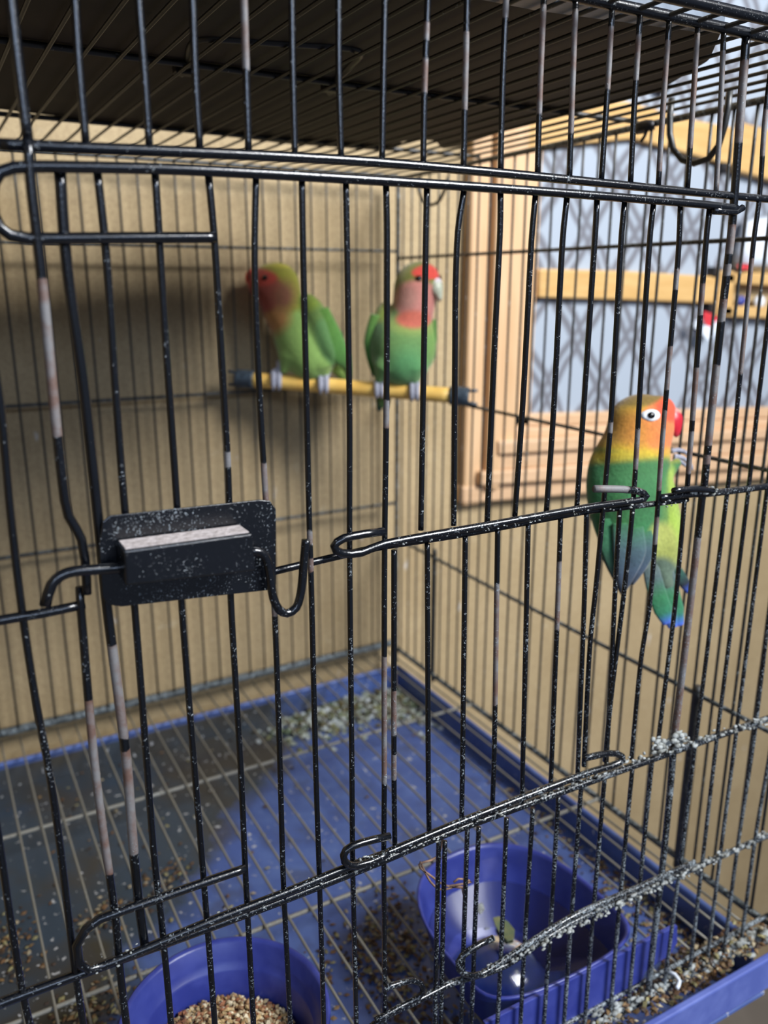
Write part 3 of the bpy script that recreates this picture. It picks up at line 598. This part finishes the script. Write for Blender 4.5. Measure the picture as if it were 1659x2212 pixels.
# ---------------------------------------------------------------- perch
A = onY(515, 818, .541); B = onX(1008, 857, .482)
pr = root('perch', 'yellow rod perch clamped across the back corner of the cage', 'perch', tuple(A))
d = (B-A)/np.linalg.norm(B-A); PA, PB = A, B
tube('rod', [A+d*.012, B-d*.012], .0078, MPER, pr, 16, None, 0, .02)
for c0, c1 in ((A-d*.002, A+d*.017), (B-d*.017, B+d*.002)):
    tube('end_cap', [c0, c0+(c1-c0)*.1, c1-(c1-c0)*.1, c1], [.0085]*4 if False else .0098, MRUB, pr, 16, None, 0, .003)
for (a, s) in ((A, -1), (B, 1)):
    for k in (-1, 1): tube('prong', [a+d*s*.001+np.array([0, 0, k*.006]), a+d*s*.011+np.array([0, 0, k*.007])], .0016, MRUB, pr, 6, None, 0, .004)

# ---------------------------------------------------------------- birds (implicit surface, one continuous skin each)
def ell(P, c, r, rot=0, tilt=0):
    q = P-np.array(c, float); a = math.radians(rot); ca, sa = math.cos(a), math.sin(a)
    x = q[..., 0]*ca+q[..., 1]*sa; y = -q[..., 0]*sa+q[..., 1]*ca; z = q[..., 2]
    r = np.array(r, float)
    k0 = np.sqrt((x/r[0])**2+(y/r[1])**2+(z/r[2])**2)+1e-9; k1 = np.sqrt((x/r[0]**2)**2+(y/r[1]**2)**2+(z/r[2]**2)**2)+1e-9
    return k0*(k0-1)/k1
def cone(P, a, b, ra, rb):
    a = np.array(a, float); b = np.array(b, float); ab = b-a; t = np.clip(((P-a)@ab)/(ab@ab), 0, 1)
    return np.linalg.norm(P-(a+t[..., None]*ab), axis=-1)-(ra+(rb-ra)*t)
def smin(a, b, k): h = np.clip(.5+.5*(b-a)/k, 0, 1); return b*(1-h)+a*h-k*h*(1-h)
def surface_net(prims, lo, hi, step):
    ax = [np.arange(lo[i], hi[i]+step, step) for i in range(3)]
    G = np.stack(np.meshgrid(*ax, indexing='ij'), -1); D = None
    for f, k in prims: v = f(G); D = v if D is None else smin(D, v, k)
    n = D.shape; ins = D < 0
    acc = np.zeros(tuple(s-1 for s in n)+(3,)); cnt = np.zeros(tuple(s-1 for s in n))
    corners = [(i, j, k) for i in (0, 1) for j in (0, 1) for k in (0, 1)]
    for a in corners:
        for b in corners:
            if sum(b) - sum(a) == 1 and all(b[i] >= a[i] for i in range(3)):
                sa = tuple(slice(a[i], n[i]-1+a[i]) for i in range(3)); sb = tuple(slice(b[i], n[i]-1+b[i]) for i in range(3))
                da, db = D[sa], D[sb]; x = (da < 0) != (db < 0); t = np.where(x, da/(da-db+1e-12), 0)
                p = G[sa]+(G[sb]-G[sa])*t[..., None]; acc += p*x[..., None]; cnt += x
    act = cnt > 0; idx = -np.ones(act.shape, int); idx[act] = np.arange(act.sum()); V = acc[act]/cnt[act][:, None]; Fc = []
    for d_ in range(3):
        e1, e2 = (d_+1) % 3, (d_+2) % 3
        sl0 = [slice(1, n[i]-1) for i in range(3)]; sl0[d_] = slice(0, n[d_]-1); sl1 = list(sl0); sl1[d_] = slice(1, n[d_])
        a_, b_ = ins[tuple(sl0)], ins[tuple(sl1)]; I = np.argwhere(a_ != b_); flip = a_[a_ != b_]
        off = np.ones(3, int); off[d_] = 0; I = I+off
        def cell(o1, o2):
            J = I.copy(); J[:, e1] -= o1; J[:, e2] -= o2; return idx[J[:, 0], J[:, 1], J[:, 2]]
        q = np.stack([cell(1, 1), cell(0, 1), cell(0, 0), cell(1, 0)], 1); q[~flip] = q[~flip][:, ::-1]; Fc.append(q)
    return V, np.concatenate(Fc)
BR, BU, BB = R@np.array([1, 0, 0]), R@np.array([0, -1, 0]), R@np.array([0, 0, -1])
class BirdFrame:
    """a bird is modelled upright in its own units (x right, y down, z forward) and set at its real place and size"""
    def __init__(s, px, py, depth): s.o = np.array([px, py, 0.]); s.k = depth/F; s.c = CAM+ray(px, py)*(depth/F)
    def w(s, P):
        P = np.atleast_2d(np.array(P, float)); dp_ = s.k*F-P[:, 2:3]*s.k
        return CAM+(((P[:, :1]-CX)/F)*BR-((P[:, 1:2]-CY)/F)*BU-BB)*dp_
def front_z(prims, x, y):
    z = np.arange(90, -90, -1.0); G = np.stack([np.full_like(z, x), np.full_like(z, y), z], -1); D = None
    for f, k in prims: v = f(G); D = v if D is None else smin(D, v, k)
    i = np.argmax(D < 0); return z[i]
def fcolor(V, rules, base):
    C = np.tile(np.array(lin(*base)), (len(V), 1))
    for f, c_ in rules:
        m = np.clip(f(V), 0, 1)[:, None]; C = C*(1-m)+np.array(lin(*c_))*m
    return C
def inell(c, r, rot=0, soft=6): return lambda V: .5-ell(V, c, r, rot)/soft
def skin(name, fr, prims, lo, hi, step, rules, base, parent, mat=None):
    V, Fc = surface_net(prims, lo, hi, step); return mesh(name, fr.w(V), Fc[:, ::-1], mat or MFEATH, parent, True, None, fcolor(V, rules, base))
def blade(name, fr, path, widths, thick, cols, parent, face=(0, 0, 1)):
    P, t_ = resample(path, 5, np.linspace(0, 1, len(path))); Wd = np.interp(t_, np.linspace(0, 1, len(widths)), widths); n = len(P); seg = 10; V = []; C = []; Fc = []
    T = np.gradient(P, axis=0); T /= np.linalg.norm(T, axis=1)[:, None]; fz = np.array(face, float)
    for i in range(n):
        side = np.cross(T[i], fz); side /= np.linalg.norm(side); nn_ = np.cross(side, T[i])
        c_ = np.array([np.interp(t_[i], np.linspace(0, 1, len(cols)), [lin(*q)[j] for q in cols]) for j in range(3)])
        for k in range(seg):
            a = 2*math.pi*k/seg; V.append(P[i]+side*math.cos(a)*Wd[i]+nn_*math.sin(a)*thick*min(1, Wd[i]/6+.2)); C.append(c_)
    for i in range(n-1):
        for k in range(seg): Fc.append((i*seg+k, i*seg+(k+1) % seg, (i+1)*seg+(k+1) % seg, (i+1)*seg+k))
    Fc.append(tuple(range(seg))[::-1]); Fc.append(tuple((n-1)*seg+k for k in range(seg)))
    return mesh(name, fr.w(V), Fc, MFEATH, parent, True, None, C)
def sph(name, fr, c, r, mat, parent, colr=None):
    import bmesh
    bm = bmesh.new(); bmesh.ops.create_icosphere(bm, subdivisions=3, radius=1); V = np.array([v.co[:] for v in bm.verts])*np.array(r)+np.array(c); Fc = [[v.index for v in f.verts] for f in bm.faces]; bm.free()
    return mesh(name, fr.w(V), [f[::-1] for f in Fc], mat, parent, True, None, np.tile(lin(*colr), (len(V), 1)) if colr else None)
def foot(fr, top, rodc, parent, spread=7, r=4.4):
    """shank and two front toes that wrap over the rod, two toes behind"""
    ft = None
    x, y, z = top; cx_, cy_, cz_, R0 = rodc
    V, Fc = tubegeo(np.array([[x, y-16, z-4], [x, y-6, z-1], [x-1, y+2, z+1]], float), [r*1.5, r*1.35, r*1.2], 10); ft = mesh('foot', fr.w(V), [f[::-1] for f in Fc], MCLAW, parent)
    for j, dx in enumerate((-spread*.5, spread*.5)):
        pts_ = [np.array([x, y, z])]
        for a in (70, 40, 5, -30, -60): pts_.append(np.array([cx_+dx*(1+.2*j), cy_-math.sin(math.radians(a))*(R0+r*.8), cz_+math.cos(math.radians(a))*(R0+r*.8)]))
        Q, _ = resample(np.array(pts_), 4); rr = np.interp(np.linspace(0, 1, len(Q)), [0, .2, .8, 1], [r*1.1, r, r*.85, r*.25])
        V, Fc = tubegeo(Q, rr, 8); o = mesh('toe', fr.w(V), [f[::-1] for f in Fc], MCLAW, ft)
    for dx in (-spread*.4, spread*.4):
        pts_ = [np.array([x, y, z])]
        for a in (110, 150, 190): pts_.append(np.array([cx_+dx, cy_-math.sin(math.radians(a))*(R0+r*.8), cz_+math.cos(math.radians(a))*(R0+r*.8)]))
        Q, _ = resample(np.array(pts_), 4); V, Fc = tubegeo(Q, np.interp(np.linspace(0, 1, len(Q)), [0, 1], [r, r*.4]), 8); mesh('toe', fr.w(V), [f[::-1] for f in Fc], MCLAW, ft)

def perch_depth(px):
    """depth of the rod where it shows at column px"""
    pa = R.T@(PA-CAM); pb = R.T@(PB-CAM); ta = pa[0]/pa[2]*F+CX; tb = pb[0]/pb[2]*F+CX; t = (px-ta)/(tb-ta)
    iz = (1-t)/pa[2]+t/pb[2]; return 1/iz, (1-t)*(pa[1]/pa[2]*F+CY)+t*(pb[1]/pb[2]*F+CY)
# --- bird 1: side view, looking left
dp, yy = perch_depth(655); f1 = BirdFrame(655, yy, dp)
b1 = root('lovebird', 'green lovebird with a red face at the left end of the yellow perch, looking left', 'bird', tuple(f1.w([655, yy-16, 0])[0]))
pr1 = [(lambda P: ell(P, (597, 616, 0), (50, 49, 42)), 1), (lambda P: ell(P, (566, 612, 0), (30, 31, 26)), 22), (lambda P: ell(P, (612, 665, 0), (46, 52, 42), -20), 22),
       (lambda P: ell(P, (655, 738, 0), (60, 90, 54), -24), 26), (lambda P: ell(P, (694, 712, 22), (30, 84, 34), -24), 10), (lambda P: ell(P, (694, 712, -22), (28, 80, 32), -24), 10),
       (lambda P: cone(P, (718, 780, -8), (752, 826, -26), 18, 9), 14), (lambda P: cone(P, (622, 770, 14), (614, 798, 8), 20, 9), 12), (lambda P: cone(P, (700, 785, 18), (704, 806, 10), 22, 10), 12)]
ru1 = [(lambda V: np.clip((V[:, 1]-600)/120, 0, 1)*.5, (126, 160, 78)),
       (inell((698, 708, 30), (32, 90, 60), -24, 8), (90, 120, 52)), (lambda V: inell((712, 740, 30), (26, 60, 60), -24, 10)(V), (84, 126, 66)),
       (lambda V: np.clip((800-V[:, 1])/1, 0, 1)*np.clip((V[:, 1]-775)/20, 0, 1)*np.clip((V[:, 0]-715)/20, 0, 1), (80, 110, 30)),
       (inell((610, 622, 0), (70, 66, 80), 0, 14), (140, 138, 38)), (inell((668, 655, 0), (30, 30, 60), 0, 14), (112, 134, 36)),
       (inell((588, 690, 10), (44, 34, 70), -15, 26), (172, 122, 64)),
       (inell((575, 632, 0), (48, 46, 70), -10, 12), (150, 66, 54)), (inell((560, 600, 0), (52, 22, 60), 4, 8), (180, 62, 48)), (inell((612, 640, 20), (26, 34, 50), 0, 26), (124, 76, 50)),
       (lambda V: np.clip((577-V[:, 1]+(V[:, 0]-560)*.06)/4, 0, 1), (176, 168, 44))]
skin('body', f1, pr1, (525, 555, -75), (775, 850, 75), 2.6, ru1, (134, 168, 84), b1)
bk1 = [(lambda P: ell(P, (545, 596, 0), (15, 15, 12)), 1), (lambda P: ell(P, (538, 603, 0), (7, 12, 7), 10), 6)]
skin('beak', f1, bk1, (525, 575, -15), (570, 625, 15), 1.5, [], (206, 58, 44), b1, MBEAK)
sph('eye', f1, (572, 600, front_z(pr1, 572, 600)), (6.5, 6.5, 5), MEYE, b1)
for q, wq in (([(690, 670, 44), (715, 730, 48), (742, 778, 34), (752, 800, 20)], [20, 26, 18, 3]), ([(702, 690, 36), (728, 745, 40), (748, 790, 24), (756, 818, 10)], [14, 20, 12, 2])):
    blade('wing_feather', f1, q, wq, 4, [(82, 128, 42), (76, 128, 50), (60, 96, 40)], b1)
blade('tail_feather', f1, [(728, 790, -8), (748, 820, -16), (756, 846, -24)], [10, 9, 4], 3, [(60, 96, 40), (50, 70, 40)], b1)
rw = F/dp*.0078
for (fx, dz_) in ((600, 0), (702, 0)):
    d_, y_ = perch_depth(fx); dzz = (f1.k*F-d_)/f1.k
    foot(f1, (fx+6, y_-rw-12, dzz+6), (fx-4, y_, dzz, rw), b1, 11, 7)
# --- bird 2: three-quarter view, looking right
dp, yy = perch_depth(865); f2 = BirdFrame(865, yy, dp)
b2 = root('lovebird', 'green lovebird with pink face and pale beak at the right end of the perch', 'bird', tuple(f2.w([865, yy-16, 0])[0]))
pr2 = [(lambda P: ell(P, (898, 622, 6), (47, 57, 46), 10), 1), (lambda P: ell(P, (918, 600, 14), (30, 30, 30)), 14), (lambda P: ell(P, (893, 668, 6), (44, 44, 44)), 20),
       (lambda P: ell(P, (869, 752, 0), (68, 82, 60)), 26), (lambda P: ell(P, (826, 725, -8), (26, 72, 34), 4), 12), (lambda P: ell(P, (921, 728, -14), (20, 62, 30), -4), 12),
       (lambda P: cone(P, (838, 800, -30), (828, 872, -52), 22, 10), 14), (lambda P: cone(P, (828, 790, 24), (820, 818, 12), 22, 10), 10), (lambda P: cone(P, (896, 790, 24), (896, 818, 12), 22, 10), 10)]
ru2 = [(inell((812, 740, -8), (24, 84, 60), 4, 10), (64, 104, 52)), (inell((880, 790, 30), (44, 40, 60), 0, 40), (90, 152, 92)), (lambda V: np.clip((V[:, 0]-918)/16, 0, 1)*np.clip((V[:, 1]-690)/20, 0, 1), (112, 152, 66)),
       (inell((822, 672, 0), (30, 26, 60), -30, 12), (112, 128, 44)), (lambda V: np.clip((840-V[:, 1])/1, 0, 1)*0, (0, 0, 0)),
       (inell((890, 700, 20), (58, 26, 70), 0, 18), (136, 156, 78)), (inell((880, 600, 0), (64, 60, 80), 0, 6), (108, 110, 36)), (inell((846, 640, 0), (26, 34, 60), 20, 10), (104, 108, 40)),
       (inell((903, 652, 20), (50, 52, 70), -14, 10), (196, 124, 112)), (inell((880, 642, 20), (26, 30, 60), 10, 22), (176, 124, 110)), (inell((893, 690, 30), (38, 20, 60), 0, 10), (204, 104, 82)),
       (lambda V: inell((930, 588, 14), (46, 18, 60), -4, 5)(V), (206, 62, 48)), (inell((874, 570, 0), (46, 22, 70), -35, 5), (112, 112, 34))]
skin('body', f2, pr2, (785, 550, -85), (965, 895, 75), 2.6, ru2, (102, 142, 76), b2)
bk2 = [(lambda P: ell(P, (942, 619, 26), (15, 20, 15)), 1), (lambda P: ell(P, (949, 637, 28), (7, 15, 7), -4), 8)]
skin('beak', f2, bk2, (918, 590, 0), (965, 662, 50), 1.5, [(lambda V: np.clip((612-V[:, 1])/6, 0, 1), (236, 228, 236)), (lambda V: np.clip((V[:, 1]-640)/8, 0, 1)*.6, (150, 120, 100))], (196, 200, 178), b2, MBEAK)
sph('eye', f2, (905, 601, front_z(pr2, 905, 601)), (8, 6.5, 6), MEYE, b2); sph('eye', f2, (950, 600, 2), (4, 6, 6), MEYE, b2)
for q, wq in (([(812, 680, 14), (802, 740, 6), (812, 800, -12), (826, 830, -24)], [12, 16, 12, 3]), ([(936, 690, 0), (937, 735, -6), (930, 775, -16)], [6, 8, 3])):
    blade('wing_feather', f2, q, wq, 6, [(88, 130, 50), (58, 112, 42), (40, 84, 48)], b2)
for dx in (-7, 7): blade('tail_feather', f2, [(832+dx, 830, -44), (828+dx, 862, -52), (826+dx, 888, -58)], [9, 10, 4], 3, [(50, 90, 46), (46, 72, 56)], b2)
for fx in (819, 895):
    d_, y_ = perch_depth(fx); dzz = (f2.k*F-d_)/f2.k
    foot(f2, (fx, y_-rw-10, dzz+8), (fx, y_, dzz, rw), b2, 10, 6.6)
# --- bird 3: clings to the side wires, seen from behind and the side
dp3 = .565; f3 = BirdFrame(1385, 1080, dp3)
b3 = root('lovebird', 'green lovebird with an orange head and white eye ring clinging to the right cage side', 'bird', tuple(f3.w([1385, 1360, 0])[0]))
pr3 = [(lambda P: ell(P, (1386, 917, 0), (73, 66, 54)), 1), (lambda P: ell(P, (1432, 886, 0), (26, 28, 26)), 20), (lambda P: ell(P, (1368, 975, 0), (78, 60, 58)), 26),
       (lambda P: ell(P, (1364, 1060, 0), (92, 112, 66), -4), 30), (lambda P: ell(P, (1360, 1150, 4), (66, 92, 48), -6), 24), (lambda P: ell(P, (1436, 1130, -22), (36, 105, 42), -6), 20),
       (lambda P: ell(P, (1310, 1080, 0), (40, 110, 44), -8), 14), (lambda P: cone(P, (1415, 1180, -16), (1440, 1260, -14), 34, 16), 16), (lambda P: cone(P, (1440, 1020, -20), (1462, 1000, -34), 18, 10), 10)]
ru3 = [(inell((1372, 1000, 0), (100, 60, 90), 0, 50), (60, 108, 50)), (inell((1290, 1090, 0), (34, 120, 90), -8, 16), (44, 120, 74)), (inell((1340, 1120, 60), (16, 60, 40), -8, 20), (62, 130, 60)),
       (inell((1452, 1130, -20), (26, 130, 90), -4, 14), (150, 176, 62)), (inell((1432, 1180, 0), (34, 62, 90), -10, 16), (166, 172, 84)),
       (inell((1425, 1245, 0), (44, 42, 90), -10, 16), (92, 112, 92)),
       (inell((1375, 930, 0), (110, 66, 90), 6, 10), (186, 148, 28)), (inell((1352, 925, 0), (56, 44, 90), -20, 30), (156, 112, 26)),
       (lambda V: np.clip(1-abs(V[:, 1]-(985-(V[:, 0]-1300)*.10))/24, 0, 1)*.8, (200, 172, 30)),
       (inell((1425, 925, 10), (46, 62, 90), -8, 14), (224, 122, 62)), (inell((1380, 935, 20), (34, 46, 60), -8, 40), (200, 128, 42)),
       (lambda V: np.clip((V[:, 1]-(973-(V[:, 0]-1300)*.08))/10, 0, 1)*np.clip((1004-V[:, 1])/18, 0, 1)*.6, (196, 170, 40)),
       (inell((1446, 880, 0), (34, 34, 80), -20, 12), (228, 78, 40)), (inell((1380, 858, 0), (54, 24, 80), -6, 14), (122, 96, 24)),
       (lambda V: np.clip((V[:, 1]-(998-(V[:, 0]-1300)*.12))/14, 0, 1)*np.clip((1140-V[:, 1])/20, 0, 1)*np.clip((1448-V[:, 0])/8, 0, 1)*.75, (48, 112, 60))]
skin('body', f3, pr3, (1245, 840, -95), (1490, 1290, 85), 2.8, ru3, (46, 118, 66), b3)
bk3 = [(lambda P: ell(P, (1450, 906, 0), (25, 28, 16), -6), 1), (lambda P: ell(P, (1462, 928, 0), (9, 17, 8), 6), 8)]
skin('beak', f3, bk3, (1425, 870, -20), (1480, 952, 20), 1.6, [(lambda V: np.clip((889-V[:, 1]+(V[:, 0]-1450)*.3)/7, 0, 1), (236, 158, 146)), (lambda V: np.clip((V[:, 1]-930)/10, 0, 1)*.5, (150, 60, 70))], (206, 40, 56), b3, MBEAK)
# eye ring: flattened doughnut with a tapering back corner, dark eye in it
f_rg = []; th = np.linspace(0, 2*math.pi, 41)[:-1]
ring = [np.array([1407+19*math.cos(a)*(1.18 if math.cos(a) < -.75 else 1), 897+13*math.sin(a), front_z(pr3, 1407+19*math.cos(a), 897+13*math.sin(a))+1.5]) for a in th]
ez = front_z(pr3, 1407, 897)
V = [np.array([1407, 897, ez+3])]+[np.array([1407, 897, ez+5])*.45+p*.55 for p in ring]+ring+[p-np.array([0, 0, 8]) for p in ring]; Fc = []; n = 40
for i in range(n):
    j = (i+1) % n; Fc += [(0, 1+j, 1+i), (1+i, 1+j, 1+n+j, 1+n+i), (1+n+i, 1+n+j, 1+2*n+j, 1+2*n+i)]
mesh('eye_ring', f3.w(V), [f[::-1] for f in Fc], MRING, b3)['label'] = 'white bare skin ring around the eye'
sph('eye', f3, (1407, 897, ez+3), (8.5, 7.5, 6), MEYE, b3)
for k, (p0, p1, p2, p3, wds) in enumerate([((1318, 1120, 46), (1322, 1180, 44), (1335, 1240, 36), (1347, 1288, 30), [22, 26, 16, 3]), ((1345, 1130, 54), (1348, 1190, 52), (1346, 1245, 44), (1345, 1285, 36), [24, 24, 15, 3]),
        ((1368, 1140, 54), (1374, 1190, 54), (1362, 1235, 48), (1350, 1275, 42), [22, 22, 14, 3]), ((1390, 1150, 50), (1398, 1185, 50), (1386, 1225, 46), (1366, 1262, 42), [18, 18, 10, 3]), ((1304, 1130, 36), (1306, 1180, 34), (1322, 1230, 28), (1338, 1270, 26), [14, 14, 9, 3])]):
    blade('wing_feather', f3, [p0, p1, p2, p3], wds, 3.5, [(48, 112, 66), (72, 98, 106), (66, 84, 104), (44, 48, 62)] if k not in (0, 4) else [(46, 118, 70), (44, 104, 70), (36, 56, 52), (28, 30, 30)], b3)
for k, (x0, x1, x2) in enumerate([(1404, 1418, 1438), (1418, 1434, 1450), (1432, 1448, 1464)]):
    blade('tail_feather', f3, [(x0, 1215, 10-8*k), (x1-4, 1262, 4-8*k), (x2-6, 1318, -4-6*k), (x2+4, 1352+4*(k == 1)-4*(k == 0), -8-6*k)], [17, 20, 20, 9], 3, [(106, 118, 110), (84, 104, 104), (44, 120, 74), (34, 116, 84), (66, 96, 214)], b3)
blade('tail_feather', f3, [(1448, 1205, -24), (1466, 1240, -26), (1480, 1262, -28), (1490, 1280, -30)], [9, 13, 12, 6], 3, [(60, 90, 60), (30, 84, 70), (24, 34, 50), (66, 104, 220)], b3)
# raised foot on the side wire
for pts_ in [[(1456, 985, -38), (1476, 990, -48), (1492, 1004, -52), (1496, 1016, -56)], [(1456, 990, -38), (1474, 1000, -50), (1486, 1008, -56), (1494, 1008, -64)], [(1450, 975, -38), (1466, 972, -50), (1482, 978, -56), (1488, 990, -62)]]:
    Q, _ = resample(np.array(pts_, float), 4); V, Fc = tubegeo(Q, np.interp(np.linspace(0, 1, len(Q)), [0, .8, 1], [5.5, 4, 1.5]), 8); mesh('toe', f3.w(V), [f[::-1] for f in Fc], MCLAW, b3)
